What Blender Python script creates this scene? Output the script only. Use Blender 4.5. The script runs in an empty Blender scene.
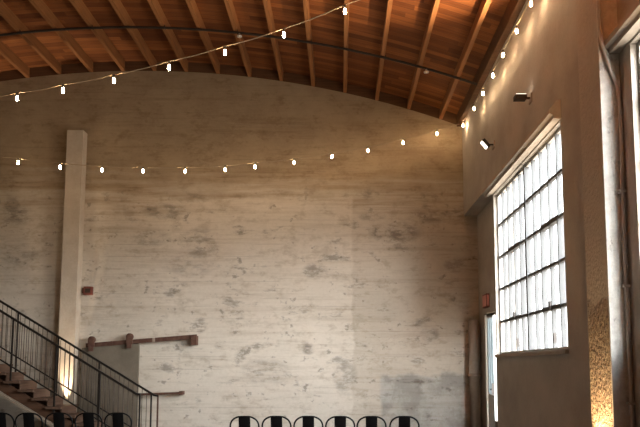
import bpy, bmesh, math, random
from mathutils import Vector, Matrix
random.seed(7)
PI = math.pi
scn = bpy.context.scene
col = scn.collection

# ------------------------------------------------------------------ camera
F, CX, CY, PITCH, CAMZ = 622.0, 340.0, 307.0, math.radians(5.4), 1.58
cd = bpy.data.cameras.new('camera'); cam = bpy.data.objects.new('camera', cd); col.objects.link(cam)
cd.sensor_width = 36.0; cd.lens = F / 640 * 36
cd.shift_x = (320 - CX) / 640; cd.shift_y = (CY - 213.5) / 640
cam.location = (0, 0, CAMZ); cam.rotation_euler = (PI / 2 + PITCH, 0, 0)
cd.clip_end = 300
scn.camera = cam

def ray(px, py):
    x, u = (px - CX) / F, -(py - CY) / F
    c, s = math.cos(PITCH), math.sin(PITCH)
    return Vector((x, c - u * s, s + u * c))
def at(px, py, Y):
    d = ray(px, py); return Vector((0, 0, CAMZ)) + d * (Y / d.y)
def at_x(px, py, X):
    d = ray(px, py); return Vector((0, 0, CAMZ)) + d * (X / d.x)

# ------------------------------------------------------------------ dimensions
YB, XR, XL, YF = 14.8, 3.0, -12.8, -6.0        # back wall, right wall, left wall, front wall
XC, RA, ZA = -4.9, 22.5, 8.86                  # roof arc along the purlin bottoms
PH = 0.25                                      # purlin depth
def arc(x, off=0.0):
    return ZA - RA + math.sqrt((RA + off) ** 2 - (x - XC) ** 2)
XA, ALY, ALZ = 3.32, 11.98, 5.2                 # alcove beside the back corner: depth, near edge, head height
TW = 0.16                                      # right wall thickness

# ------------------------------------------------------------------ mesh helpers
class MB:
    def __init__(s): s.v = []; s.f = []; s.sm = []
    def add(s, vs, fs, smooth=False):
        n = len(s.v); s.v += [tuple(v) for v in vs]
        for f in fs: s.f.append(tuple(i + n for i in f)); s.sm.append(smooth)
    def box(s, a, b, M=None):
        (x0, y0, z0), (x1, y1, z1) = a, b
        vs = [Vector(p) for p in ((x0,y0,z0),(x1,y0,z0),(x1,y1,z0),(x0,y1,z0),(x0,y0,z1),(x1,y0,z1),(x1,y1,z1),(x0,y1,z1))]
        if M is not None: vs = [M @ v for v in vs]
        s.add(vs, [(0,3,2,1),(4,5,6,7),(0,1,5,4),(1,2,6,5),(2,3,7,6),(3,0,4,7)])
    def bar(s, p, q, w, h, up=(0, 0, 1)):
        p, q = Vector(p), Vector(q); d = (q - p).normalized(); up = Vector(up)
        r = d.cross(up).normalized(); u = r.cross(d).normalized()
        vs = []
        for e in (p, q):
            for a, b in ((-1,-1),(1,-1),(1,1),(-1,1)): vs.append(e + r * (a * w / 2) + u * (b * h / 2))
        s.add(vs, [(0,1,2,3)[::-1],(4,5,6,7),(0,1,5,4),(1,2,6,5),(2,3,7,6),(3,0,4,7)])
    def tube(s, pts, r, n=8, rs=None):
        pts = [Vector(p) for p in pts]; vs = []; fs = []; N = None
        for i, p in enumerate(pts):
            a = pts[max(i - 1, 0)]; b = pts[min(i + 1, len(pts) - 1)]
            t = (b - a).normalized()
            if N is None:
                N = t.cross(Vector((0, 0, 1)))
                if N.length < 1e-3: N = Vector((1, 0, 0))
            N = (N - t * N.dot(t)).normalized(); B = t.cross(N)
            rr = rs[i] if rs else r
            for k in range(n):
                an = 2 * PI * k / n; vs.append(p + (N * math.cos(an) + B * math.sin(an)) * rr)
        for i in range(len(pts) - 1):
            for k in range(n):
                a = i * n + k; b = i * n + (k + 1) % n; fs.append((a, b, b + n, a + n))
        s.add(vs, fs, True)
        m = len(pts) - 1
        s.add([vs[k] for k in range(n)], [tuple(range(n))[::-1]]); s.add([vs[m * n + k] for k in range(n)], [tuple(range(n))])
    def lathe(s, prof, c=(0, 0, 0), n=14):
        vs = []; fs = []; c = Vector(c)
        for r, z in prof:
            for k in range(n):
                a = 2 * PI * k / n; vs.append(c + Vector((r * math.cos(a), r * math.sin(a), z)))
        for i in range(len(prof) - 1):
            for k in range(n):
                a = i * n + k; b = i * n + (k + 1) % n; fs.append((a, b, b + n, a + n))
        fs.append(tuple(range(n))[::-1]); m = (len(prof) - 1) * n; fs.append(tuple(m + k for k in range(n)))
        s.add(vs, fs, True)
    def prism(s, poly, axis, a, b):
        # poly: 2-D outline; extruded from a to b along axis ('x': poly=(y,z); 'y': poly=(x,z); 'z': poly=(x,y))
        def P(u, v, t): return {'x': (t, u, v), 'y': (u, t, v), 'z': (u, v, t)}[axis]
        n = len(poly); vs = [P(u, v, a) for u, v in poly] + [P(u, v, b) for u, v in poly]
        fs = [tuple(range(n))[::-1], tuple(range(n, 2 * n))] + [(i, (i + 1) % n, (i + 1) % n + n, i + n) for i in range(n)]
        s.add(vs, fs)
    def mesh(s, name, m, bevel=0.0):
        me = bpy.data.meshes.new(name); me.from_pydata(s.v, [], s.f); me.update()
        bm = bmesh.new(); bm.from_mesh(me)
        for f, k in zip(bm.faces, s.sm): f.smooth = k
        bmesh.ops.remove_doubles(bm, verts=bm.verts, dist=1e-5)
        bmesh.ops.recalc_face_normals(bm, faces=bm.faces)
        if bevel:
            es = [e for e in bm.edges if len(e.link_faces) == 2 and e.calc_face_angle(0) > 0.6]
            bmesh.ops.bevel(bm, geom=es, offset=bevel, segments=2, affect='EDGES', profile=0.7, clamp_overlap=True)
        bm.to_mesh(me); bm.free()
        me.materials.append(m); return me
    def build(s, name, m, parent=None, bevel=0.0, loc=None):
        o = bpy.data.objects.new(name, s.mesh(name, m, bevel)); col.objects.link(o)
        if parent is not None: o.parent = parent
        if loc is not None: o.location = loc
        return o
def empty(name, loc, rz=0):
    o = bpy.data.objects.new(name, None); col.objects.link(o); o.location = loc; o.rotation_euler = (0, 0, rz)
    o.empty_display_size = 0.1; return o
def tag(o, label, cat, group=None):
    o['label'] = label; o['category'] = cat
    if group: o['group'] = group
    return o
def struct(o, label=None):
    o['kind'] = 'structure'
    if label: o['label'] = label
    return o
def copy_tree(o, parent=None):
    c = o.copy(); col.objects.link(c)
    if parent is not None: c.parent = parent
    for ch in list(o.children): copy_tree(ch, c)
    return c

# ------------------------------------------------------------------ materials
class NT:
    def __init__(s, name):
        s.m = bpy.data.materials.new(name); s.m.use_nodes = True; s.t = s.m.node_tree; s.t.nodes.clear()
        s.out = s.n('ShaderNodeOutputMaterial'); s.co = s.n('ShaderNodeTexCoord').outputs['Object']
    def n(s, k, **kw):
        x = s.t.nodes.new(k)
        for a, b in kw.items(): setattr(x, a, b)
        return x
    def put(s, sock, v):
        if isinstance(v, bpy.types.NodeSocket): s.t.links.new(v, sock)
        elif isinstance(v, (tuple, list)) and sock.type == 'RGBA': sock.default_value = (*v[:3], 1)
        else: sock.default_value = v
    def math(s, op, a, b=0.0, clamp=False):
        x = s.n('ShaderNodeMath', operation=op, use_clamp=clamp); s.put(x.inputs[0], a); s.put(x.inputs[1], b); return x.outputs[0]
    def mix(s, f, a, b, mode='MIX'):
        x = s.n('ShaderNodeMix', data_type='RGBA', blend_type=mode); s.put(x.inputs[0], f); s.put(x.inputs[6], a); s.put(x.inputs[7], b); return x.outputs[2]
    def map(s, sc=(1, 1, 1), loc=(0, 0, 0), rot=(0, 0, 0), co=None):
        x = s.n('ShaderNodeMapping'); s.put(x.inputs[0], co or s.co); x.inputs['Scale'].default_value = sc; x.inputs['Location'].default_value = loc; x.inputs['Rotation'].default_value = rot; return x.outputs[0]
    def noise(s, scale, detail=4, rough=0.6, vec=None, dist=0.0):
        x = s.n('ShaderNodeTexNoise'); s.put(x.inputs['Vector'], vec or s.co); x.inputs['Scale'].default_value = scale
        x.inputs['Detail'].default_value = detail; x.inputs['Roughness'].default_value = rough; x.inputs['Distortion'].default_value = dist; return x.outputs['Fac']
    def voro(s, scale, vec=None, feature='F1', out='Distance'):
        x = s.n('ShaderNodeTexVoronoi', feature=feature); s.put(x.inputs['Vector'], vec or s.co); x.inputs['Scale'].default_value = scale; return x.outputs[out]
    def ss(s, v, a, b, lo=0.0, hi=1.0):
        x = s.n('ShaderNodeMapRange', interpolation_type='SMOOTHSTEP'); s.put(x.inputs[0], v)
        x.inputs[1].default_value = a; x.inputs[2].default_value = b; x.inputs[3].default_value = lo; x.inputs[4].default_value = hi; return x.outputs[0]
    def xyz(s, co=None):
        x = s.n('ShaderNodeSeparateXYZ'); s.put(x.inputs[0], co or s.co); return x.outputs
    def bsdf(s, color, rough=0.8, metal=0.0, height=None, bump=0.3, dist=0.02, emit=None, es=0.0, spec=None):
        b = s.n('ShaderNodeBsdfPrincipled'); s.put(b.inputs['Base Color'], color); s.put(b.inputs['Roughness'], rough); s.put(b.inputs['Metallic'], metal)
        if spec is not None: b.inputs['Specular IOR Level'].default_value = spec
        if height is not None:
            k = s.n('ShaderNodeBump'); k.inputs['Strength'].default_value = bump; k.inputs['Distance'].default_value = dist
            s.put(k.inputs['Height'], height); s.t.links.new(k.outputs[0], b.inputs['Normal'])
        if emit: s.put(b.inputs['Emission Color'], emit); b.inputs['Emission Strength'].default_value = es
        s.t.links.new(b.outputs[0], s.out.inputs[0]); return s.m

def concrete_wall(name):
    """Board-marked concrete wall with worn whitewash on its lower part."""
    N = NT(name); X, Y, Z = N.xyz()
    big = N.noise(0.45, 4, 0.6); mid = N.noise(1.8, 5, 0.65); fine = N.noise(14, 5, 0.7)
    streak = N.noise(1.0, 5, 0.65, N.map((0.35, 0.35, 5.0)))
    streak2 = N.noise(1.0, 4, 0.7, N.map((1.2, 1.2, 18.0), (3, 1, 5)))
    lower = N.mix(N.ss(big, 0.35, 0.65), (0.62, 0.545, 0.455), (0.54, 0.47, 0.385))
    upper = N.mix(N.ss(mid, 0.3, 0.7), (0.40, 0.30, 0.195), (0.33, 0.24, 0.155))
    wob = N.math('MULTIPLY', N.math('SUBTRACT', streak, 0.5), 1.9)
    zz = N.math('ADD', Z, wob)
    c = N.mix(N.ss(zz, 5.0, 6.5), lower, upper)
    # paler whitewashed field
    e = N.math('MULTIPLY', N.math('SUBTRACT', mid, 0.5), 0.25)
    px = N.math('MULTIPLY', N.ss(N.math('ADD', X, e), -5.2, -3.9), N.ss(N.math('ADD', X, e), 0.34, 0.26))
    pz = N.math('MULTIPLY', N.ss(N.math('ADD', Z, e), 5.72, 5.55), 1.0)
    pf = N.math('MULTIPLY', N.math('MULTIPLY', px, pz), 0.5)
    c = N.mix(pf, c, (0.76, 0.69, 0.60))
    blot = N.noise(2.6, 5, 0.7, N.map((1, 1, 1.7), (4, 2, 7))); c = N.mix(N.ss(blot, 0.50, 0.68, 0, 0.55), c, N.mix(1, c, (0.66, 0.61, 0.55), 'MULTIPLY'))
    # bare grey patch low on the right
    gx = N.ss(N.math('ADD', X, e), 0.92, 1.02); gz = N.ss(N.math('ADD', Z, N.math('MULTIPLY', e, 2.0)), 1.45, 1.3)
    c = N.mix(N.math('MULTIPLY', N.math('MULTIPLY', gx, gz), 0.8), c, N.mix(N.ss(mid, 0.42, 0.6), (0.31, 0.29, 0.26), (0.46, 0.43, 0.39)))
    # horizontal board marks and streaks
    c = N.mix(N.ss(streak, 0.48, 0.70, 0, 0.42), c, N.mix(1, c, (0.68, 0.62, 0.56), 'MULTIPLY'))
    c = N.mix(N.ss(streak2, 0.52, 0.74, 0, 0.40), c, N.mix(1, c, (0.62, 0.57, 0.52), 'MULTIPLY'))
    fr = N.math('FRACT', N.math('DIVIDE', N.math('ADD', Z, N.math('MULTIPLY', mid, 0.02)), 0.30))
    ln = N.math('MULTIPLY', N.ss(fr, 0.06, 0.0), N.ss(N.noise(1.1, 3, 0.6, N.map((0.6, 1, 2.5))), 0.45, 0.62))
    c = N.mix(N.math('MULTIPLY', ln, 0.38), c, (0.16, 0.12, 0.09))
    # dark scuffs and spalls
    sp = N.noise(1.0, 6, 0.66, N.map((1.3, 1.3, 3.2), (1.7, 0, 2.3)))
    zmask = N.ss(Z, 6.4, 5.2)
    c = N.mix(N.math('MULTIPLY', N.ss(sp, 0.585, 0.70), N.math('MULTIPLY', zmask, 0.55)), c, (0.13, 0.105, 0.085))
    sp2 = N.noise(1.0, 3, 0.6, N.map((4.5, 4.5, 5.5), (9, 0, 4)))
    c = N.mix(N.math('MULTIPLY', N.ss(sp2, 0.63, 0.73), N.math('MULTIPLY', zmask, 0.55)), c, (0.14, 0.115, 0.095))
    # worn clouds of stain where the whitewash has scuffed through
    tot = None; cl = N.noise(3.2, 6, 0.72, N.map((1, 1, 2.2), (2, 5, 1)))
    for sx_, sy_, rx, rz, k in ((165, 211, .55, .22, .8), (200, 243, .5, .4, .8), (150, 238, .5, .25, .6), (190, 265, .7, .3, .5), (315, 271, .3, .22, .9), (395, 232, .7, .28, 1), (430, 216, .6, .2, .8), (372, 216, .35, .15, .8),
                               (240, 357, .16, .16, .9), (308, 349, .17, .15, 1), (265, 372, .6, .35, .6), (345, 375, .3, .5, .7), (410, 381, .75, .06, 1.2), (455, 265, .3, .2, .8), (430, 335, .25, .2, .8), (15, 215, .5, .3, .7), (20, 255, .6, .3, .6)):
        q = at(sx_, sy_, YB); ax = N.math('DIVIDE', N.math('SUBTRACT', X, q.x), rx); az = N.math('DIVIDE', N.math('SUBTRACT', Z, q.z), rz)
        d2 = N.math('ADD', N.math('MULTIPLY', ax, ax), N.math('MULTIPLY', az, az))
        m_ = N.math('MULTIPLY', N.ss(d2, 1.3, 0.1), k); tot = m_ if tot is None else N.math('MAXIMUM', tot, m_)
    c = N.mix(N.math('MULTIPLY', tot, N.ss(cl, 0.42, 0.62, 0.12, 0.75), True), c, (0.17, 0.14, 0.115))
    c = N.mix(N.ss(fine, 0.3, 0.75, 0, 0.22), c, N.mix(1, c, (0.7, 0.66, 0.6), 'MULTIPLY'))
    h = N.math('ADD', N.math('MULTIPLY', fine, 0.5), N.math('ADD', N.math('MULTIPLY', streak2, 0.6), N.math('MULTIPLY', ln, -0.5)))
    return N.bsdf(c, 0.9, 0, h, 0.35, 0.02, spec=0.2)

def plaster(name, a, b, scale=1.6, bump=0.25, stain=0.35):
    N = NT(name); m1 = N.noise(scale, 5, 0.65); f = N.noise(18, 4, 0.7); g = N.noise(0.6, 3, 0.5)
    c = N.mix(N.ss(m1, 0.3, 0.7), a, b)
    c = N.mix(N.ss(g, 0.45, 0.7, 0, stain), c, N.mix(1, c, (0.6, 0.52, 0.45), 'MULTIPLY'))
    c = N.mix(N.ss(f, 0.4, 0.8, 0, 0.25), c, N.mix(1, c, (0.7, 0.65, 0.6), 'MULTIPLY'))
    return N.bsdf(c, 0.9, 0, N.math('ADD', f, m1), bump, 0.02, spec=0.2)

def roof_boards():
    N = NT('roof_boards'); X, Y, Z = N.xyz()
    row = N.math('FLOOR', N.math('DIVIDE', Y, 0.15)); fr = N.math('FRACT', N.math('DIVIDE', Y, 0.15))
    w = N.n('ShaderNodeTexWhiteNoise', noise_dimensions='2D'); cv = N.n('ShaderNodeCombineXYZ')
    N.put(cv.inputs[0], row); N.put(cv.inputs[1], N.math('FLOOR', N.math('DIVIDE', N.math('ADD', X, N.math('MULTIPLY', row, 1.37)), 2.6)))
    N.t.links.new(cv.outputs[0], w.inputs['Vector'])
    grain = N.noise(1.0, 5, 0.7, N.map((1.2, 22, 1.2)))
    c = N.mix(w.outputs['Value'], (0.15, 0.044, 0.011), (0.33, 0.115, 0.032))
    c = N.mix(N.ss(grain, 0.35, 0.72, 0, 0.6), c, N.mix(1, c, (0.55, 0.45, 0.38), 'MULTIPLY'))
    seam = N.math('MAXIMUM', N.ss(fr, 0.05, 0.0), N.ss(fr, 0.95, 1.0))
    c = N.mix(N.math('MULTIPLY', seam, 0.75), c, (0.05, 0.02, 0.01))
    return N.bsdf(c, 0.75, 0, N.math('SUBTRACT', grain, seam), 0.4, 0.02, spec=0.3)

def wood(name, a, b, axis='y', rough=0.7):
    N = NT(name); sc = {'x': (1.2, 24, 24), 'y': (24, 1.2, 24), 'z': (24, 24, 1.2)}[axis]
    info = N.n('ShaderNodeObjectInfo').outputs['Random']
    g = N.noise(1.0, 5, 0.65, N.map(sc)); l = N.noise(0.7, 3, 0.6)
    c = N.mix(N.ss(g, 0.3, 0.72), a, b)
    c = N.mix(N.ss(l, 0.4, 0.7, 0, 0.4), c, N.mix(1, c, (0.62, 0.55, 0.5), 'MULTIPLY'))
    c = N.mix(N.math('MULTIPLY', info, 0.3), c, N.mix(1, c, (0.7, 0.62, 0.56), 'MULTIPLY'))
    return N.bsdf(c, rough, 0, g, 0.25, 0.01, spec=0.3)

def metal(name, c, rough=0.45, m=0.6, var=0.3, c2=None):
    N = NT(name); n1 = N.noise(9, 4, 0.65)
    k = N.mix(N.ss(n1, 0.35, 0.7, 0, 1.0 if c2 else var), c, c2 or tuple(x * 0.6 for x in c))
    return N.bsdf(k, rough, m, n1, 0.1, 0.005)

def brick_face():
    """Rough, flaking brick with remains of plaster."""
    N = NT('rough_brick'); br = N.n('ShaderNodeTexBrick')
    N.put(br.inputs['Vector'], N.map((1, 1, 1), (0, 0, 0), (0, PI / 2, PI / 2)))
    cv = N.n('ShaderNodeCombineXYZ'); X, Y, Z = N.xyz(); N.put(cv.inputs[0], N.math('ADD', X, Y)); N.put(cv.inputs[1], Z)
    N.t.links.new(cv.outputs[0], br.inputs['Vector'])
    br.inputs['Scale'].default_value = 1.0; br.inputs['Brick Width'].default_value = 0.22; br.inputs['Row Height'].default_value = 0.075; br.inputs['Mortar Size'].default_value = 0.01
    br.inputs['Color1'].default_value = (0.40, 0.27, 0.17, 1); br.inputs['Color2'].default_value = (0.33, 0.21, 0.13, 1); br.inputs['Mortar'].default_value = (0.28, 0.23, 0.18, 1)
    n1 = N.noise(16, 6, 0.75); n2 = N.noise(34, 4, 0.7); v = N.voro(22)
    smooth = N.ss(N.math('ADD', Z, N.math('MULTIPLY', N.noise(3, 4), 0.8)), 2.35, 2.8)
    rough = N.mix(N.ss(n1, 0.42, 0.6), N.mix(N.ss(n2, 0.35, 0.65), (0.62, 0.48, 0.31), (0.22, 0.14, 0.08)), N.mix(N.ss(n2, 0.4, 0.6), br.outputs['Color'], (0.14, 0.085, 0.05)))
    c = N.mix(smooth, rough, N.mix(N.ss(n1, 0.3, 0.7), (0.47, 0.41, 0.35), (0.41, 0.35, 0.29)))
    hh = N.math('ADD', N.math('MULTIPLY', n1, 2.2), N.math('ADD', N.math('MULTIPLY', v, 1.4), n2))
    h = N.math('MULTIPLY', hh, N.math('SUBTRACT', 1.08, smooth))
    return N.bsdf(c, 0.8, 0, h, 1.0, 0.05, spec=0.4)

M = {}
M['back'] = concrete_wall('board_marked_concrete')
M['right'] = plaster('brown_plaster', (0.47, 0.42, 0.365), (0.40, 0.355, 0.305), 1.2, 0.3, 0.25)
M['other'] = plaster('plain_plaster', (0.15, 0.12, 0.09), (0.12, 0.095, 0.07))
M['column'] = plaster('painted_column', (0.54, 0.46, 0.37), (0.47, 0.39, 0.31), 2.5, 0.25, 0.3)
M['floor'] = plaster('concrete_floor', (0.13, 0.105, 0.08), (0.10, 0.08, 0.06), 0.8, 0.1)
M['boards'] = roof_boards()
M['purlin'] = wood('purlin_timber', (0.34, 0.145, 0.052), (0.24, 0.098, 0.034), 'y')
M['block'] = wood('dark_timber', (0.16, 0.075, 0.035), (0.11, 0.05, 0.022), 'x')
M['carriage'] = wood('dark_stair_timber', (0.12, 0.06, 0.035), (0.08, 0.04, 0.022), 'x')
M['tread'] = wood('stair_timber', (0.13, 0.075, 0.048), (0.085, 0.046, 0.03), 'y')
M['black'] = metal('black_steel', (0.028, 0.022, 0.018), 0.5, 0.5)
M['baluster'] = metal('brown_steel', (0.075, 0.05, 0.035), 0.5, 0.3)
M['stringer'] = metal('worn_steel', (0.34, 0.27, 0.20), 0.5, 0.35)
M['chair'] = NT('black_chair_paint').bsdf((0.005, 0.0045, 0.0045), 0.5, spec=0.15)
M['rust'] = metal('rusty_iron', (0.085, 0.035, 0.022), 0.8, 0.1, c2=(0.13, 0.065, 0.042))
M['tin'] = plaster('dull_tin', (0.20, 0.165, 0.125), (0.155, 0.128, 0.095), 2.0, 0.08)
M['frame'] = metal('window_steel', (0.36, 0.34, 0.31), 0.6, 0.0)
M['muntin'] = metal('muntin_steel', (0.05, 0.047, 0.045), 0.6, 0.0)
M['lintel'] = plaster('pale_concrete', (0.50, 0.43, 0.36), (0.42, 0.355, 0.29), 2.2)
M['brick'] = brick_face()
M['redbox'] = metal('oxblood_paint', (0.16, 0.045, 0.03), 0.6, 0.0)
M['pipe'] = metal('painted_pipe', (0.34, 0.26, 0.20), 0.55, 0.0)
M['pipepale'] = metal('pale_pipe', (0.55, 0.49, 0.43), 0.5, 0.0)
M['darkpipe'] = metal('dark_pipe', (0.035, 0.024, 0.018), 0.6, 0.2)
M['door'] = metal('grey_door_paint', (0.50, 0.52, 0.52), 0.5, 0.0)
M['darkdoor'] = metal('dark_frame', (0.10, 0.075, 0.055), 0.6, 0.0)
M['sign'] = NT('red_sign').bsdf((0.40, 0.16, 0.11), 0.5, emit=(1.0, 0.30, 0.2), es=0.03)
M['lens'] = NT('lit_lens').bsdf((0.8, 0.75, 0.65), 0.3, emit=(1.0, 0.86, 0.68), es=2.5)
M['white'] = metal('white_plastic', (0.75, 0.72, 0.66), 0.4, 0.0, 0.1)
M['cable'] = metal('pale_cable', (0.34, 0.25, 0.16), 0.6, 0.0)
M['socket'] = metal('socket_plastic', (0.10, 0.07, 0.05), 0.5, 0.0)
M['bulb'] = NT('glowing_bulb').bsdf((0.9, 0.8, 0.6), 0.2, emit=(1.0, 0.72, 0.42), es=65.0)
def peeled():
    N = NT('peeling_whitewash'); n1 = N.noise(5, 6, 0.7, N.map((1, 1, 0.6))); n2 = N.noise(16, 4, 0.7)
    c = N.mix(N.ss(n2, 0.3, 0.7), (0.66, 0.62, 0.56), (0.52, 0.48, 0.43))
    c = N.mix(N.ss(n1, 0.56, 0.64, 0, 0.75), c, (0.24, 0.20, 0.17))
    return N.bsdf(c, 0.85, 0, n2, 0.4, 0.01, spec=0.2)
M['peel'] = peeled()
def glass():
    N = NT('window_glass'); t = N.n('ShaderNodeBsdfTransparent'); t.inputs[0].default_value = (0.93, 0.95, 0.96, 1)
    g = N.n('ShaderNodeBsdfGlossy'); g.inputs['Roughness'].default_value = 0.05
    x = N.n('ShaderNodeMixShader'); x.inputs[0].default_value = 0.05
    N.t.links.new(t.outputs[0], x.inputs[1]); N.t.links.new(g.outputs[0], x.inputs[2]); N.t.links.new(x.outputs[0], N.out.inputs[0]); return N.m
M['glass'] = glass()
def frost():
    N = NT('frosted_glass'); t = N.n('ShaderNodeBsdfTranslucent'); t.inputs[0].default_value = (0.30, 0.33, 0.34, 1)
    g = N.n('ShaderNodeBsdfDiffuse'); g.inputs[0].default_value = (0.4, 0.43, 0.45, 1)
    x = N.n('ShaderNodeMixShader'); x.inputs[0].default_value = 0.4
    N.t.links.new(t.outputs[0], x.inputs[1]); N.t.links.new(g.outputs[0], x.inputs[2]); N.t.links.new(x.outputs[0], N.out.inputs[0]); return N.m
M['frost'] = frost()

# ------------------------------------------------------------------ room shell
fl = MB(); fl.box((XL - 0.3, YF - 0.3, -0.2), (XA + 0.1, YB + 0.3, 0)); struct(fl.build('floor', M['floor']), 'brown concrete floor')

def arc_slab(off0, off1, x0, x1, y0, y1, n=64):
    m = MB(); xs = [x0 + (x1 - x0) * i / n for i in range(n + 1)]
    vs = []; fs = []
    for x in xs:
        for y, o in ((y0, off0), (y1, off0), (y1, off1), (y0, off1)): vs.append((x, y, arc(x, o)))
    for i in range(n):
        a = i * 4
        for k in range(4): fs.append((a + k, a + (k + 1) % 4, a + 4 + (k + 1) % 4, a + 4 + k))
    fs += [(0, 1, 2, 3), tuple(n * 4 + k for k in (3, 2, 1, 0))]
    m.add(vs, fs); return m
o = arc_slab(PH, PH + 0.1, XL - 0.3, XR + TW, YF - 0.3, YB + 0.3).build('ceiling', M['boards'])
struct(o, 'arched ceiling of orange-brown boards')
o = arc_slab(0.0, PH, XL, XR, YB, YB + 0.2).build('trim_1', M['block']); struct(o, 'dark timber blocking along the top of the back wall')

w = MB(); n = 48; xs = [XL - 0.3 + (XR + TW - XL + 0.3) * i / n for i in range(n + 1)]
w.prism([(XL - 0.3, 0), (XA + 0.1, 0), (XA + 0.1, ALZ + 0.1), (XR + TW, ALZ + 0.1)] + [(x, arc(x)) for x in reversed(xs)], 'y', YB, YB + 0.3)
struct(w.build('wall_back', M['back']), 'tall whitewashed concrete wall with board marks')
w = MB(); w.prism([(XL - 0.3, 0), (XR + TW, 0)] + [(x, arc(x, PH)) for x in reversed(xs)], 'y', YF - 0.3, YF)
struct(w.build('wall_front', M['other']))
w = MB(); w.box((XL - 0.3, YF, 0), (XL, YB, arc(XL, PH))); struct(w.build('wall_left', M['other']))

WZ0, WZ1 = 1.79, 4.90
WINS = [(8.2, 11.9), (2.35, 6.15)]
DY0, DY1, DZ = 13.20, 14.22, 2.74
def wall_with_holes(holes, y0, y1, z0, z1, x0, x1):
    ys = sorted({y0, y1, *[h[0] for h in holes], *[h[1] for h in holes]}); zs = sorted({z0, z1, *[h[2] for h in holes], *[h[3] for h in holes]})
    vs = {}; m = MB(); V = []; Fc = []
    def vid(i, j, k):
        key = (i, j, k)
        if key not in vs: vs[key] = len(V); V.append(((x0, x1)[k], ys[i], zs[j]))
        return vs[key]
    def solid(i, j):
        if not (0 <= i < len(ys) - 1 and 0 <= j < len(zs) - 1): return False
        cy, cz = (ys[i] + ys[i + 1]) / 2, (zs[j] + zs[j + 1]) / 2
        return not any(h[0] < cy < h[1] and h[2] < cz < h[3] for h in holes)
    for i in range(len(ys) - 1):
        for j in range(len(zs) - 1):
            if not solid(i, j): continue
            for k in (0, 1): Fc.append((vid(i, j, k), vid(i + 1, j, k), vid(i + 1, j + 1, k), vid(i, j + 1, k)))
            if not solid(i - 1, j): Fc.append((vid(i, j, 0), vid(i, j, 1), vid(i, j + 1, 1), vid(i, j + 1, 0)))
            if not solid(i + 1, j): Fc.append((vid(i + 1, j, 0), vid(i + 1, j, 1), vid(i + 1, j + 1, 1), vid(i + 1, j + 1, 0)))
            if not solid(i, j - 1): Fc.append((vid(i, j, 0), vid(i, j, 1), vid(i + 1, j, 1), vid(i + 1, j, 0)))
            if not solid(i, j + 1): Fc.append((vid(i, j + 1, 0), vid(i, j + 1, 1), vid(i + 1, j + 1, 1), vid(i + 1, j + 1, 0)))
    m.add(V, Fc); return m
holes = [(a, b, WZ0, WZ1) for a, b in WINS] + [(ALY, YB, 0.0, ALZ)]
o = wall_with_holes(holes, YF, YB, 0.0, arc(XR, PH), XR, XR + TW).build('wall_right', M['right']); struct(o, 'brown plastered side wall with tall windows')

m = wall_with_holes([(DY0, DY1, 0.0, DZ)], ALY - 0.05, YB, 0.0, ALZ + 0.1, XA, XA + 0.1)
m.box((XR + TW, ALY - 0.05, ALZ), (XA, YB, ALZ + 0.1)); m.box((XR + TW, ALY - 0.05, 0), (XA, ALY, ALZ))
struct(m.build('wall_alcove', M['right']), 'shaded brown plaster recess in the back corner, holding the door')

# ------------------------------------------------------------------ windows
def window(idx, y0, y1, ncol, label, detail=True):
    nm = 'window_%d' % idx
    x = XR + 0.10; z0, z1 = WZ0, WZ1
    f = MB()
    for a, b in (((y0, z0), (y1, z0 + 0.05)), ((y0, z1 - 0.05), (y1, z1)), ((y0, z0 + 0.05), (y0 + 0.05, z1 - 0.05)), ((y1 - 0.05, z0 + 0.05), (y1, z1 - 0.05))):
        f.box((x - 0.03, a[0], a[1]), (x + 0.03, b[0], b[1]))
    root = f.build(nm, M['frame']); struct(root, label)
    cw = (y1 - y0) / ncol; rh = (z1 - z0) / 5
    ym = y0 + cw * (ncol // 2)
    m = MB(); m.box((x - 0.06, ym - 0.04, z0 + 0.05), (x + 0.04, ym + 0.04, z1 - 0.05)); m.build('mullion', M['muntin'], root)
    m = MB()
    for i in range(1, ncol):
        if i == ncol // 2: continue
        m.box((x - 0.045, y0 + cw * i - 0.018, z0 + 0.05), (x + 0.02, y0 + cw * i + 0.018, z1 - 0.05))
    for j in range(1, 5): m.box((x - 0.04, y0 + 0.05, z0 + rh * j - 0.022), (x + 0.016, y1 - 0.05, z0 + rh * j + 0.022))
    m.build('glazing_bars', M['muntin'], root)
    m = MB(); m.box((x - 0.003, y0 + 0.04, z0 + 0.04), (x + 0.003, y1 - 0.04, z1 - 0.04)); m.build('pane', M['glass'], root)
    m = MB(); m.box((XR - 0.05, y0 - 0.03, z0 - 0.05), (XR + TW + 0.05, y1 + 0.03, z0)); m.build('sill', M['lintel'], root)
    for c0, c1 in ((1, 3), (ncol - 4, ncol - 2)):
        v = MB(); a, b = y0 + cw * c0, y0 + cw * c1; p, q = z0 + rh, z0 + 3 * rh
        for s, t in (((a, p - .03), (b, p + .03)), ((a, q - .035), (b, q + .035)), ((a - .02, p), (a + .02, q)), ((b - .02, p), (b + .02, q))):
            v.box((x - 0.055, s[0], s[1]), (x + 0.032, t[0], t[1]))
        vs = v.build('vent_sash', M['muntin'], root)
        l = MB(); l.box((x - 0.08, (a + b) / 2 - 0.03, p - 0.02), (x - 0.055, (a + b) / 2 + 0.03, p + 0.10)); l.build('latch', M['darkpipe'], vs)
        l = MB(); l.box((x - 0.04, (a + b) / 2 - 0.03, z0 + 0.12), (x - 0.003, (a + b) / 2 + 0.03, z0 + 0.26)); l.build('latch', M['darkpipe'], root)
    return root
window(1, *WINS[0], 10, 'tall steel-framed window of small panes, glowing with daylight')
window(2, *WINS[1], 10, 'second tall window, just entering at the pilaster')
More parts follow.
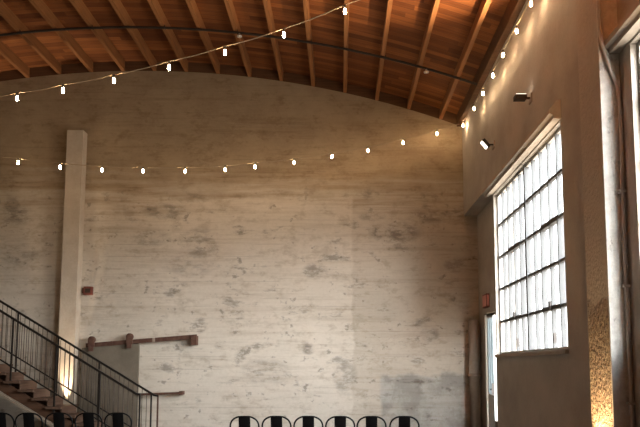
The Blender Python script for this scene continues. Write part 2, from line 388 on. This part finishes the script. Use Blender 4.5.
def hood(y0, y1, name):
    m = MB(); p = 0.16
    m.prism([(XR, WZ1 + 0.02), (XR - p + 0.05, WZ1 + 0.02), (XR - p + 0.05, WZ1 + 0.07), (XR - p, WZ1 + 0.09), (XR - p, WZ1 + 0.15), (XR - 0.06, WZ1 + 0.27), (XR, WZ1 + 0.29)], 'y', y0, y1)
    o = m.build(name, M['lintel']); return o
struct(hood(WINS[0][0] - 0.05, WINS[0][1] + 0.25, 'trim_2'), 'pale concrete ledge over the tall window')
struct(hood(WINS[1][0], 6.42, 'trim_3'), 'pale concrete ledge over the second window')

# ------------------------------------------------------------------ side door with light strip and sign
d = MB(); x = XA + 0.03
d.box((x, DY0 + 0.40, 0.01), (x + 0.045, DY1 - 0.02, 0.95))
d.box((x, DY0 + 0.40, DZ - 0.09), (x + 0.045, DY1 - 0.02, DZ - 0.02)); d.box((x, DY0 + 0.40, 0.95), (x + 0.045, DY0 + 0.45, DZ - 0.09)); d.box((x, DY1 - 0.10, 0.95), (x + 0.045, DY1 - 0.02, DZ - 0.09))
dr = d.build('door_1', M['door']); struct(dr, 'pale grey metal door beside the tall window')
g = MB(); g.box((x + 0.015, DY0 + 0.45, 0.95), (x + 0.025, DY1 - 0.10, DZ - 0.09)); g.build('frosted_pane', M['frost'], dr)
g = MB(); g.box((x + 0.015, DY0 + 0.05, 0.4), (x + 0.022, DY0 + 0.40, DZ - 0.05)); g.build('side_light', M['glass'], dr)
g = MB(); g.box((x, DY0 + 0.01, 0.01), (x + 0.045, DY0 + 0.05, DZ - 0.01)); g.box((x, DY0 + 0.05, 0.01), (x + 0.045, DY0 + 0.40, 0.4)); g.box((x, DY0 + 0.05, DZ - 0.05), (x + 0.045, DY1 - 0.02, DZ)); g.build('door_frame', M['darkdoor'], dr)
for yy in (DY0 + 0.60, DY0 + 0.76):
    g = MB(); g.box((x - 0.0, yy - 0.012, 0.95), (x + 0.03, yy + 0.012, DZ - 0.09)); g.build('glazing_bar', M['door'], dr)
g = MB(); g.box((x - 0.05, DY0 + 0.41, 0.95), (x, DY0 + 0.45, 1.2)); g.box((x - 0.06, DY0 + 0.40, 1.05), (x - 0.04, DY0 + 0.56, 1.08)); g.build('handle', M['darkpipe'], dr)

p = at_x(487.5, 301, XA); s = MB(); s.box((XA - 0.07, p.y - 0.19, p.z - 0.15), (XA, p.y + 0.19, p.z + 0.15))
sg = s.build('exit_sign', M['redbox'], bevel=0.008); tag(sg, 'small red lit sign on the side wall above the grey door', 'sign')
s = MB(); s.box((XA - 0.076, p.y - 0.16, p.z - 0.12), (XA - 0.07, p.y + 0.16, p.z + 0.12)); s.box((XA - 0.06, p.y - 0.195, p.z - 0.12), (XA - 0.01, p.y - 0.19, p.z + 0.12)); s.build('lit_panel', M['sign'], sg)

# ------------------------------------------------------------------ purlins
PS = 0.785
words = ['first', 'second', 'third', 'fourth', 'fifth', 'sixth', 'seventh', 'eighth', 'ninth', 'tenth', 'eleventh', 'twelfth', 'thirteenth', 'fourteenth', 'fifteenth', 'sixteenth', 'seventeenth', 'eighteenth', 'nineteenth', 'twentieth', 'twenty-first']
pm = MB(); pm.box((-0.042, YF, 0), (0.042, YB, PH + 0.02)); pmesh = pm.mesh('purlin', M['purlin'], 0.006)
k = 0; x = 0.12 + 3 * PS
while x > XL + 0.2:
    o = bpy.data.objects.new('purlin', pmesh); col.objects.link(o)
    o.location = (x, 0, arc(x)); o.rotation_euler = (0, 0.3 * math.asin((x - XC) / RA), 0)
    pos = 'over the side wall with the window' if k == 0 else 'counted from the side wall with the window'
    tag(o, '%s long timber purlin under the roof boards, %s' % (words[k], 'counted from the side wall with the window'), 'beam', 'timber roof purlins')
    x -= PS; k += 1
lm = MB(); lm.box((XR - 0.13, YF, arc(XR - 0.06) - 0.02), (XR, YB, arc(XR - 0.1) + PH)); lo = lm.build('wall_plate', M['block'], bevel=0.006)
tag(lo, 'dark timber plate where the roof meets the side wall, above the bulbs', 'beam')

# ceiling pipe following the arch
YP = 12.75
def yp(x): return YP - 0.03 * (x + 4.9)
pp = empty('sprinkler_pipe', (-4.9, YP, arc(-4.9) - 0.03)); tag(pp, 'thin dark pipe curving across under the roof purlins', 'pipe')
def rel(o, pts): return [Vector(q) - Vector(o.location) for q in pts]
xs = [XL + 0.02 + (XR - 0.15 - XL) * i / 60 for i in range(61)]
m = MB(); m.tube(rel(pp, [(x, yp(x), arc(x) - 0.035) for x in xs]), 0.026, 8); m.build('pipe', M['darkpipe'], pp)
for px, py in ((425, 74), (240, 39)):
    q = at(px, py, YP); q.y = yp(q.x); q.z = arc(q.x) - 0.05
    m = MB(); m.lathe([(0.02, 0), (0.02, -0.05), (0.055, -0.055), (0.055, -0.07), (0.015, -0.085)], rel(pp, [q])[0]); m.build('sprinkler_head', M['pipepale'], pp)
for x in [XL + 1.2 + i * PS * 2 for i in range(10)]:
    m = MB(); m.tube(rel(pp, [(x, yp(x) - 0.04, arc(x) + 0.01), (x, yp(x) - 0.03, arc(x) - 0.06), (x, yp(x) + 0.03, arc(x) - 0.06), (x, yp(x) + 0.04, arc(x) + 0.01)]), 0.008, 6); m.build('hanger', M['darkpipe'], pp)

# ------------------------------------------------------------------ columns, pilaster, pipes
a = at(62.0, 250, 14.55); b = at(78.6, 250, 14.55); t = at(70, 130, 14.55).z
cx, hw = (a.x + b.x) / 2, (b.x - a.x) / 2
c = MB(); c.box((cx - hw, 14.55, 0), (cx + hw, YB, t)); o = c.build('concrete_column', M['column'], bevel=0.012)
tag(o, 'pale square column standing against the back wall, behind the stair railing', 'column')

c = MB(); c.box((2.80, 6.43, 0), (XR, 7.02, arc(XR) - 0.05)); pil = c.build('wall_pilaster', M['brick'], bevel=0.015)
tag(pil, 'brick pilaster between the two windows, its lower face rough and lit gold', 'pilaster')
c = MB(); c.box((2.785, 6.405, 0), (XR, 6.43, 5.9)); c.build('front_plaster', M['peel'], pil, bevel=0.004)['label'] = 'peeling whitewashed face'
# conduit on the pilaster
cp = empty('wall_conduit', (2.955, 6.375, 0)); tag(cp, 'slim grey conduit running up the whitewashed pilaster and bending at its top', 'pipe')
p1 = at(620, 105, 6.37); p2 = at(610, 68, 6.37); p3 = at(602, 42, 6.37); p4 = at(600, 15, 6.37)
pts = [(2.955, 6.375, 0.0), (2.955, 6.375, 1.5), (2.955, 6.375, 3.0), (p1.x, 6.375, p1.z), (p2.x, 6.375, p2.z), (p3.x, 6.375, p3.z), (p4.x, 6.375, p4.z), (p4.x + 0.0, 6.375, 6.6), (p4.x, 6.375, 7.35)]
def smooth(pts, n=6):
    P = [Vector(p) for p in pts]; out = []
    for i in range(len(P) - 1):
        a, b, c, d = P[max(i - 1, 0)], P[i], P[i + 1], P[min(i + 2, len(P) - 1)]
        for j in range(n):
            t = j / n; out.append(0.5 * ((2 * b) + (c - a) * t + (2 * a - 5 * b + 4 * c - d) * t * t + (3 * b - a - 3 * c + d) * t ** 3))
    return out + [P[-1]]
m = MB(); m.tube(rel(cp, smooth(pts)), 0.02, 8); m.build('tube', M['pipepale'], cp)
for z in (1.2, 2.4, 3.4):
    m = MB(); m.box((-0.035, -0.028, z - 0.015), (0.035, 0.03, z + 0.015)); m.build('clip', M['pipepale'], cp)
# pipe in the back corner
q = at(473.5, 320, 14.62); cp = empty('corner_downpipe', (min(q.x, XA - 0.17), 14.62, 0)); tag(cp, 'thick brown painted pipe rising in the corner beside the grey patch', 'pipe')
m = MB(); m.lathe([(0.125, 0), (0.125, q.z - 0.03), (0.11, q.z)], n=20); m.build('pipe', M['pipe'], cp)
m = MB(); m.lathe([(0.15, 1.32), (0.15, 1.40)], n=20); m.build('collar', M['pipe'], cp)
# small fixtures on the side wall
def uplighter(y, z, label, power, head, name='wall_lamp'):
    """Wall lamp throwing its light up over the roof boards."""
    e = empty(name, (XR, y, z)); tag(e, label, 'lamp', 'wall lamps')
    m = MB(); m.box((-0.02, -0.07, -0.09), (0, 0.07, 0.05)); m.build('plate', M['pipe'], e, 0.003)
    m = MB(); m.box((-0.10, -0.02, -0.02), (-0.02, 0.02, 0.0)); m.build('arm', M['darkpipe'], e)
    R = Matrix.Translation((-0.17, 0, 0.0)) @ Matrix.Rotation(math.radians(head), 4, 'Y')
    m = MB(); m.box((-0.09, -0.07, -0.04), (0.09, 0.07, 0.03), R); m.build('lamp_head', M['darkpipe'], e, 0.006)
    m = MB(); m.box((-0.08, -0.06, 0.03), (0.08, 0.06, 0.036), R); m.build('lens', M['lens'], e)
    ld = bpy.data.lights.new('lamp', 'SPOT'); ld.energy = power; ld.color = (1.0, 0.74, 0.45); ld.spot_size = math.radians(80); ld.spot_blend = 0.7; ld.shadow_soft_size = 0.07
    l = bpy.data.objects.new('lamp', ld); col.objects.link(l); l.parent = e; l.location = R @ Vector((0, 0, 0.12))
    l.rotation_euler = (Vector((-0.62, 0.05, 0.85)) if head == 0 else R.to_3x3() @ Vector((0, 0, 1))).to_track_quat('-Z', 'Y').to_euler()
    return e
p = at_x(531, 97.5, XR); uplighter(p.y, p.z, 'dark lamp head jutting from the side wall, high above the tall window', 420, 0)
p = at_x(494, 144, XR); uplighter(p.y, p.z, 'small lit lamp on the side wall, near the corner below the bulbs', 12, -130)
uplighter(5.4, 6.4, 'added unseen lamp lighting the roof boards, high on the side wall, just past the brick pilaster', 900, 0)  # added lamp out of view, put in to brighten the roof boards
uplighter(3.8, 6.3, 'added unseen lamp lighting the roof boards, high above the middle of the second window', 800, 0)  # second added lamp out of view, also there to light the roof

# alarm box on back wall
p = at(89, 291, YB); e = MB(); e.box((p.x - 0.105, YB - 0.08, p.z - 0.10), (p.x + 0.105, YB + 0.01, p.z + 0.10)); e = e.build('alarm_box', M['redbox'], bevel=0.012)
tag(e, 'small dark red box on the back wall right of the pale column', 'alarm box')
m = MB(); m.box((p.x - 0.15, YB - 0.05, p.z - 0.06), (p.x - 0.105, YB, p.z + 0.07)); m.build('side_cover', M['rust'], e, 0.006)
m = MB(); m.box((p.x - 0.06, YB - 0.088, p.z - 0.05), (p.x + 0.06, YB - 0.08, p.z + 0.05)); m.build('front_panel', M['darkpipe'], e, 0.003)

# ------------------------------------------------------------------ sliding fire door and its track
YD = YB - 0.13
L, Rr = at(82, 347, YD), at(139, 345, YD)
d = MB(); d.prism([(L.x, 0.02), (Rr.x, 0.02), (Rr.x, at(139, 343, YD).z), (L.x, at(82, 348, YD).z)], 'y', YD, YD + 0.07); fd = d.build('fire_door', M['tin'], bevel=0.006)
tag(fd, 'grey metal-clad sliding fire door hung from a sloping rusty track', 'door')
YT = YD - 0.02
def hz(px): return 345.5 - (px - 85) * (9.0 / 112)
a, b = at(86, hz(86), YT), at(197, hz(197), YT)
tr = empty('door_track', (b.x, YT, b.z)); tag(tr, 'sloping rusty iron track on the back wall above the grey door', 'track')
m = MB(); m.bar(*rel(tr, [a, b]), 0.05, 0.10); m.build('rail', M['rust'], tr, 0.006)
q = at(194, 339.5, YT); m = MB(); r = rel(tr, [q])[0]; m.box((r.x - 0.07, -0.05, r.z - 0.13), (r.x + 0.07, YB - YT, r.z + 0.09)); m.build('end_stop', M['rust'], tr, 0.01)
for px in (112, 154, 178):
    q = at(px, hz(px), YT); r = rel(tr, [q])[0]; m = MB(); m.box((r.x - 0.03, -0.035, r.z - 0.05), (r.x + 0.03, YB - YT, r.z + 0.05)); m.build('bolt_plate', M['rust' if px != 154 else 'pipe'], tr, 0.006)
for px in (92, 130):
    q = at(px, hz(px), YT); m = MB(); x, z = q.x, q.z
    m.box((x - 0.055, YT - 0.07, z - 0.15), (x + 0.055, YT - 0.035, z + 0.02))
    m.box((x - 0.075, YT - 0.075, z - 0.05), (x + 0.075, YT - 0.03, z + 0.10))
    h = m.build('hanger', M['rust'], fd, 0.006)
    m = MB(); c = Vector((x, YT - 0.02, z + 0.12)); vs = [(0.07, -0.035), (0.085, -0.03), (0.085, 0.03), (0.07, 0.035)]
    m.lathe(vs); m2 = MB(); Rm = Matrix.Translation(c) @ Matrix.Rotation(PI / 2, 4, 'X'); m2.add([Rm @ Vector(v) for v in m.v], m.f, True); m2.build('wheel', M['rust'], h)
# lower stop bar
a, b = at(137, 394.5, YT), at(181, 393, YT)
sb = empty('stop_bar', (b.x, YT, b.z)); tag(sb, 'short horizontal rusty bar low on the back wall, ending beside the newel post', 'bar')
m = MB(); m.bar(*rel(sb, [a, b]), 0.04, 0.055); m.build('bar', M['rust'], sb, 0.005)
m = MB(); m.box((-0.04, -0.03, -0.045), (0.05, YB - YT, 0.045)); m.build('wall_plate', M['rust'], sb, 0.008)

# ------------------------------------------------------------------ staircase
YFAR, YNEAR = 14.2, 13.3
T0, T1 = at(0, 301, YFAR), at(154, 395, YFAR)
SL = (T0.z - T1.z) / (T1.x - T0.x)                    # rise over run
XS = T1.x                                             # x of the far newel
RISE = 0.18; RUN = RISE / SL
def rail_z(x): return T1.z + (T1.x - x) * SL
def nose(x): return rail_z(x) - 1.40
X0 = XS - (0 - nose(XS)) / SL                          # nosing line meets floor
st = empty('staircase', (X0, (YFAR + YNEAR) / 2, 0)); tag(st, 'steel staircase with wooden treads and black railings along the back wall', 'staircase')
NST = 17
for i in range(1, NST):
    xr = X0 - RUN * (i - 1) + 0.02; z = RISE * i
    m = MB(); m.box(tuple(rel(st, [(xr - RUN - 0.03, YNEAR - 0.02, z - 0.055)])[0]), tuple(rel(st, [(xr, YFAR - 0.03, z)])[0])); tb = m.build('tread', M['tread'], st, 0.006)
    m = MB(); m.box(tuple(rel(st, [(xr - 0.05, YNEAR + 0.10, z - RISE + 0.0)])[0]), tuple(rel(st, [(xr - 0.03, YFAR - 0.06, z - 0.05)])[0])); m.build('riser', M['tread'], tb)
XT = X0 - RUN * (NST - 1)
ZT = RISE * (NST - 1)
for y in (YNEAR, YFAR):
    m = MB()
    low, hi = Vector((X0 + 0.05, y, 0.0)), Vector((XT, y, nose(XT)))
    poly = [(X0 - 0.05, 0.0), (XT, nose(XT) - 0.10), (XT, nose(XT) - 0.34), (X0 - 0.45, 0.0)]
    m.prism([(px - st.location.x, pz) for px, pz in poly], 'y', y + (0.12 if y == YNEAR else -0.18) - st.location.y, y + (0.18 if y == YNEAR else -0.12) - st.location.y)
    s = m.build('stringer', M['carriage'], st)
    m = MB(); ya = y - st.location.y
    m.bar((X0 - 0.55 - st.location.x, ya, 0.04), (XT - st.location.x, ya, nose(XT) - 0.36), 0.11, 0.05); m.build('flange', M['stringer'], s)
m = MB(); m.box((XT - 1.6 - X0, YNEAR - 0.05 - st.location.y, ZT - 0.12), (XT - X0, YFAR + 0.05 - st.location.y, ZT)); m.build('landing', M['tread'], st)
for xx in (XT - 1.5, XT - 0.1):
    for y in (YNEAR, YFAR):
        m = MB(); m.bar((xx - X0, y - st.location.y, 0), (xx - X0, y - st.location.y, ZT - 0.12), 0.1, 0.1, (0, 1, 0)); m.build('post', M['black'], st)
for y, sh, off in ((YFAR, 0.0, 0.0), (YNEAR, -0.12, 0.0)):
    ya = y - st.location.y; xe = XS + sh; W = lambda x, z: (x - X0, ya, z)
    m = MB(); m.bar(W(xe, rail_z(xe)), W(XT, rail_z(XT)), 0.042, 0.045); m.bar(W(xe - 0.005, rail_z(xe)), W(xe + 0.10, rail_z(xe) - 0.02), 0.042, 0.045)
    rl = m.build('railing', M['black'], st); rl['label'] = 'black steel railing'
    m = MB(); m.bar(W(xe + 0.02, nose(xe) + 0.38), W(XT, nose(XT) + 0.38), 0.025, 0.03); m.build('bottom_rail', M['black'], rl)
    posts = []
    x = X0 - 0.05 if y == YNEAR else XS + 0.05
    ends = [xe + 0.09] + ([xe - 0.06] if y == YFAR else [])
    for xx in ends:
        m = MB(); m.bar(W(xx, 0), W(xx, rail_z(xe) + 0.01), 0.032, 0.032, (0, 1, 0)); m.build('post', M['rust'] if y == YFAR and xx == ends[0] else M['black'], rl)
    xp = at(17, 340, y).x if y == YFAR else at(56, 360, y).x
    xx = xp + 3 * 0.95
    while xx > XT:
        if xx < xe - 0.5:
            m = MB(); m.bar(W(xx, max(0, nose(xx) - 0.02)), W(xx, rail_z(xx)), 0.032, 0.032, (0, 1, 0)); m.build('post', M['black'], rl)
        xx -= 0.95
    bm_ = MB(); x = xe - 0.10; bl = None
    lastx = at(-25, 330, y).x
    bmesh_ = None
    hgt = rail_z(0) - nose(0) - 0.38
    b0 = MB(); b0.tube([(0, 0, 0), (0, 0, hgt)], 0.0075, 6); bme = b0.mesh('baluster', M['baluster'])
    x = xe - 0.06
    while x > lastx:
        b = bpy.data.objects.new('baluster', bme); col.objects.link(b); b.parent = rl; b.location = W(x, nose(x) + 0.38); x -= 0.105

# ------------------------------------------------------------------ chairs
def make_chair():
    root = empty('metal_chair', (0, 0, 0))
    C = M['chair']
    # seat: dished square pan with rounded corners and a lip. Back of chair at -Y
    m = MB(); n = 6; out = []
    def rr(hx, hy, r, z):
        p = []
        for cx_, cy_, a0 in ((hx - r, hy - r, 0), (-hx + r, hy - r, PI / 2), (-hx + r, -hy + r, PI), (hx - r, -hy + r, 1.5 * PI)):
            for i in range(n + 1):
                a = a0 + i / n * PI / 2; p.append((cx_ + r * math.cos(a), cy_ + r * math.sin(a), z))
        return p
    rings = [rr(.172, .172, .05, .415), rr(.182, .182, .06, .435), rr(.180, .180, .06, .450), rr(.165, .165, .05, .452), rr(.10, .10, .04, .443)]
    vs = sum(rings, []); k = len(rings[0]); fs = []
    for i in range(len(rings) - 1):
        for j in range(k): fs.append((i * k + j, i * k + (j + 1) % k, (i + 1) * k + (j + 1) % k, (i + 1) * k + j))
    fs.append(tuple(4 * k + j for j in range(k))); fs.append(tuple(range(k))[::-1]); m.add(vs, fs, True); m.build('seat', C, root)
    for sx in (-1, 1):
        for sy in (-1, 1):
            m = MB(); top = Vector((sx * .155, sy * .155, .43)); bot = Vector((sx * .195, sy * (.205 if sy > 0 else .235), 0))
            m.tube([bot, bot.lerp(top, .04), bot.lerp(top, .5), top], .02, 6, [.017, .015, .021, .030]); m.build('leg', C, root)
    # hoop: rises from the rear seat corners, spreads and turns over in two rounded shoulders
    pts = [(-.165, -.16, .40), (-.178, -.175, .52), (-.200, -.20, .63), (-.209, -.216, .695), (-.201, -.226, .748), (-.174, -.234, .794), (-.132, -.239, .824), (-.08, -.242, .842)]
    pts = pts + [(0, -.243, .846)] + [(-a, b, c) for a, b, c in reversed(pts)]
    m = MB(); m.tube(smooth(pts, 4), .0125, 8); m.build('back_frame', C, root)
    m = MB(); prof = [(-.165, .44), (-.185, .56), (-.212, .70), (-.236, .80), (-.243, .848)]; V = []; Fc = []
    for i, (y, z) in enumerate(prof):
        for th in (-.006, .006):
            for x_ in (-.084, -.042, 0, .042, .084):
                V.append((x_, y + th - .010 * math.cos(x_ / .084 * PI / 2), z))
    for i in range(len(prof) - 1):
        for j in range(4):
            a = i * 10 + j; Fc.append((a, a + 1, a + 11, a + 10)); a += 5; Fc.append((a, a + 10, a + 11, a + 1))
        for e in (0, 4):
            a = i * 10 + e; Fc.append((a, a + 10, a + 15, a + 5))
    for i in (0, (len(prof) - 1) * 10):
        for j in range(4): Fc.append((i + j, i + j + 5, i + j + 6, i + j + 1))
    m.add(V, Fc); m.build('backrest', C, root)
    m = MB(); m.bar((-.17, -.19, .25), (.17, .175, .25), .02, .008); m.bar((.17, -.19, .258), (-.17, .175, .258), .02, .008); m.build('stretcher', C, root)
    return root
proto = make_chair()
ords = ['first', 'second', 'third', 'fourth', 'fifth', 'sixth']
for i, px in enumerate((245, 277, 308.5, 340.2, 371.6, 405)):
    o = proto if i == 0 else copy_tree(proto)
    q = at(px, 416, 9.15); o.location = (q.x, 9.15 + 0.245 + random.uniform(-.02, .02), 0); o.rotation_euler = (0, 0, random.uniform(-.05, .05))
    tag(o, 'black metal chair with a flat back slat, %s from the staircase in the right-hand row' % ords[i], 'chair', 'row of six chairs before the wall')
ws = ['nearest the picture edge', 'second in', 'third in, below the pale column', 'fourth in, before the grey fire door', 'closest to the newel post']
for i, px in enumerate((0, 29, 58.2, 88.2, 117.5)):
    o = copy_tree(proto); q = at(px, 413, 9.8); o.location = (q.x, 9.8 + 0.245 + random.uniform(-.02, .02), 0); o.rotation_euler = (0, 0, random.uniform(-.012, .012))
    tag(o, 'black metal chair in the row below the staircase, %s' % ws[i], 'chair', 'row of chairs below the staircase')

# ------------------------------------------------------------------ string lights
sock = MB(); sock.lathe([(0.010, 0.0), (0.016, -0.012), (0.018, -0.05), (0.014, -0.055)], n=10); sock_me = sock.mesh('socket', M['socket'])
bb = MB(); bb.lathe([(0.012, -0.05), (0.014, -0.065), (0.019, -0.088), (0.020, -0.104), (0.016, -0.122), (0.008, -0.131)], n=12); bulb_me = bb.mesh('bulb', M['bulb'])
def strand(bulbs, before, after, label, sag=0.03):
    B = [Vector(b) + Vector((0, 0, 0.10)) for b in bulbs]
    root = empty('string_light', tuple(B[0])); tag(root, label, 'string lights', 'strings of bulbs')
    P = [Vector(p) for p in before] + B + [Vector(p) for p in after]
    path = []
    for i in range(len(P) - 1):
        for j in range(4):
            t = j / 4; q = P[i].lerp(P[i + 1], t); q.z -= 4 * sag * t * (1 - t) * 0.5; path.append(q)
    path.append(P[-1])
    m = MB(); m.tube(rel(root, path), 0.0075, 6); m.build('cable', M['cable'], root)
    for b in B:
        o = bpy.data.objects.new('bulb', bulb_me); col.objects.link(o); o.parent = root; o.location = b - B[0]
        s = bpy.data.objects.new('socket', sock_me); col.objects.link(s); s.parent = o
    return root
A = [(17, 99), (63, 91), (114, 81), (169, 68), (225, 53), (284, 35.5), (345, 12)]
Ab = [at(px, py, 9.2 - 0.21 * i) for i, (px, py) in enumerate(A)]
dl = Ab[0] - Ab[1]; pre = [Ab[0] + dl * k + Vector((0, 0, 0.016 * k * k)) for k in (3, 2, 1)]
dr_ = Ab[-1] - Ab[-2]; post = [Ab[-1] + dr_ * k + Vector((0, 0, 0.02 * k * k)) for k in (1, 2)]
lw = pre[0] + dl * 6; lw = Vector((XL + 0.02, lw.y, 7.2)); rw = Vector((XR, 6.7, 7.2))
strand(pre + Ab + post, [lw], [rw], 'string of warm bulbs slung across high, rising toward the roof purlins')
Bp = [(18, 163), (60, 167.5), (102, 170.5), (143, 171.5), (185, 171.5), (225, 170), (255, 167), (294, 163), (332, 157), (368, 151), (403, 143), (437, 134)]
Bb = [at(px, py, 12.7 + 0.155 * i) for i, (px, py) in enumerate(Bp)]
dl = Bb[0] - Bb[1]; pre = [Bb[0] + dl * k + Vector((0, 0, 0.016 * k * k)) for k in (3, 2, 1)]
lw = Vector((XL + 0.02, pre[0].y - 0.7, 7.0)); endB = at(462, 123, 14.66); 
strand(pre + Bb, [lw], [endB], 'string of warm bulbs sagging in front of the back wall, across the pale column')
Cp = [(464.5, 125.6), (474, 109), (483, 94), (493, 76), (503, 55.6), (516.6, 31.7), (531, 4.4)]
Cb = [at_x(px, py, 2.80) for px, py in Cp]
Cb[0] = at(464.5, 125.6, 14.2); Cb[0].x = min(Cb[0].x, 2.9)
dd = (Cb[-1] - Cb[1]) / 5; post = [Cb[-1] + dd * k for k in (1, 2, 3, 4)]
strand(Cb + post, [endB + Vector((0, 0.05, 0.05))], [post[-1] + Vector((0.1, -0.4, 0.1))], 'string of warm bulbs running along the top of the side wall')

# ------------------------------------------------------------------ uplights (warm lamps on the floor)
def uplight(loc, target, power, label, spot=70, size=0.03, tint=(1.0, 0.66, 0.34)):
    e = empty('floor_uplight', loc); tag(e, label, 'lamp', 'floor uplights')
    m = MB(); m.box((-0.1, -0.07, 0), (0.1, 0.07, 0.02)); m.lathe([(0.02, 0.02), (0.02, 0.38), (0.05, 0.40), (0.055, 0.47), (0.055, 0.50)]); m.build('housing', M['black'], e, 0)
    ld = bpy.data.lights.new('lamp', 'SPOT'); ld.energy = power; ld.color = tint; ld.spot_size = math.radians(spot); ld.spot_blend = 0.8; ld.shadow_soft_size = size
    l = bpy.data.objects.new('lamp', ld); col.objects.link(l); l.parent = e; l.location = (0, 0, 0.53)
    d = (Vector(target) - Vector(loc) - Vector((0, 0, 0.53))); l.rotation_euler = d.to_track_quat('-Z', 'Y').to_euler()
    return e
uplight((-6.30, 14.44, 0), (-6.38, 14.48, 1.7), 300, 'small black floor lamp at the foot of the pale column', 34, 0.02, (1.0, 0.8, 0.58))
uplight((2.738, 6.73, 0), (2.77, 6.73, 1.9), 190, 'small black floor lamp at the foot of the brick pilaster', 80)

# ------------------------------------------------------------------ daylight: sky outside and portals in the openings
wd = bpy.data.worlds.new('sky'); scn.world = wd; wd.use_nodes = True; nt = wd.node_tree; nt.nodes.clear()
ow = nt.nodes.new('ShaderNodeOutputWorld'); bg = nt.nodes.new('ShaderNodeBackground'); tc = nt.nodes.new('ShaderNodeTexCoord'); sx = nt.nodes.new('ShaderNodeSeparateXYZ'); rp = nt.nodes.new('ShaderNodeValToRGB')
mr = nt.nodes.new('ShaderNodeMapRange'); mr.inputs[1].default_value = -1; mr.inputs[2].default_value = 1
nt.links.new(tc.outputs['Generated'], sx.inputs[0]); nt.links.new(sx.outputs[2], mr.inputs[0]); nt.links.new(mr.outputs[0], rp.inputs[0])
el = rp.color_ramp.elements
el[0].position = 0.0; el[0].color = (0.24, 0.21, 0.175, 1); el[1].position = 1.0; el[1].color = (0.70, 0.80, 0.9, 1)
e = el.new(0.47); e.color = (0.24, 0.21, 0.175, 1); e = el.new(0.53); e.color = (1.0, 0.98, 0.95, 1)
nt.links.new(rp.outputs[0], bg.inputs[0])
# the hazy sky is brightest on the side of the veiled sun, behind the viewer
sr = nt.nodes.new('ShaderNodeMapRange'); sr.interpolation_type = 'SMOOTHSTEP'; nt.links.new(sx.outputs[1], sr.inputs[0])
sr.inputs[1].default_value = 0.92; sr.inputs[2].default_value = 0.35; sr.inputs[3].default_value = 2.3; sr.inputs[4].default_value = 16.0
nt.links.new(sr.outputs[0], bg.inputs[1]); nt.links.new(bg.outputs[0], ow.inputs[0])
for y0, y1 in WINS:
    ld = bpy.data.lights.new('daylight_portal', 'AREA'); ld.shape = 'RECTANGLE'; ld.size = WZ1 - WZ0; ld.size_y = y1 - y0; ld.cycles.is_portal = True
    l = bpy.data.objects.new('daylight_portal', ld); col.objects.link(l); l.location = (XR + TW + 0.02, (y0 + y1) / 2, (WZ0 + WZ1) / 2); l.rotation_euler = (0, PI / 2, 0)

# ------------------------------------------------------------------ colour management
vs = scn.view_settings; vs.view_transform = 'Standard'; vs.look = 'None'; vs.gamma = 1.0; vs.use_curve_mapping = False; vs.exposure = 1.58
scn.cycles.max_bounces = 10; scn.cycles.diffuse_bounces = 6; scn.cycles.transparent_max_bounces = 8; scn.cycles.sample_clamp_indirect = 6.0
scn.cycles.use_denoising = True
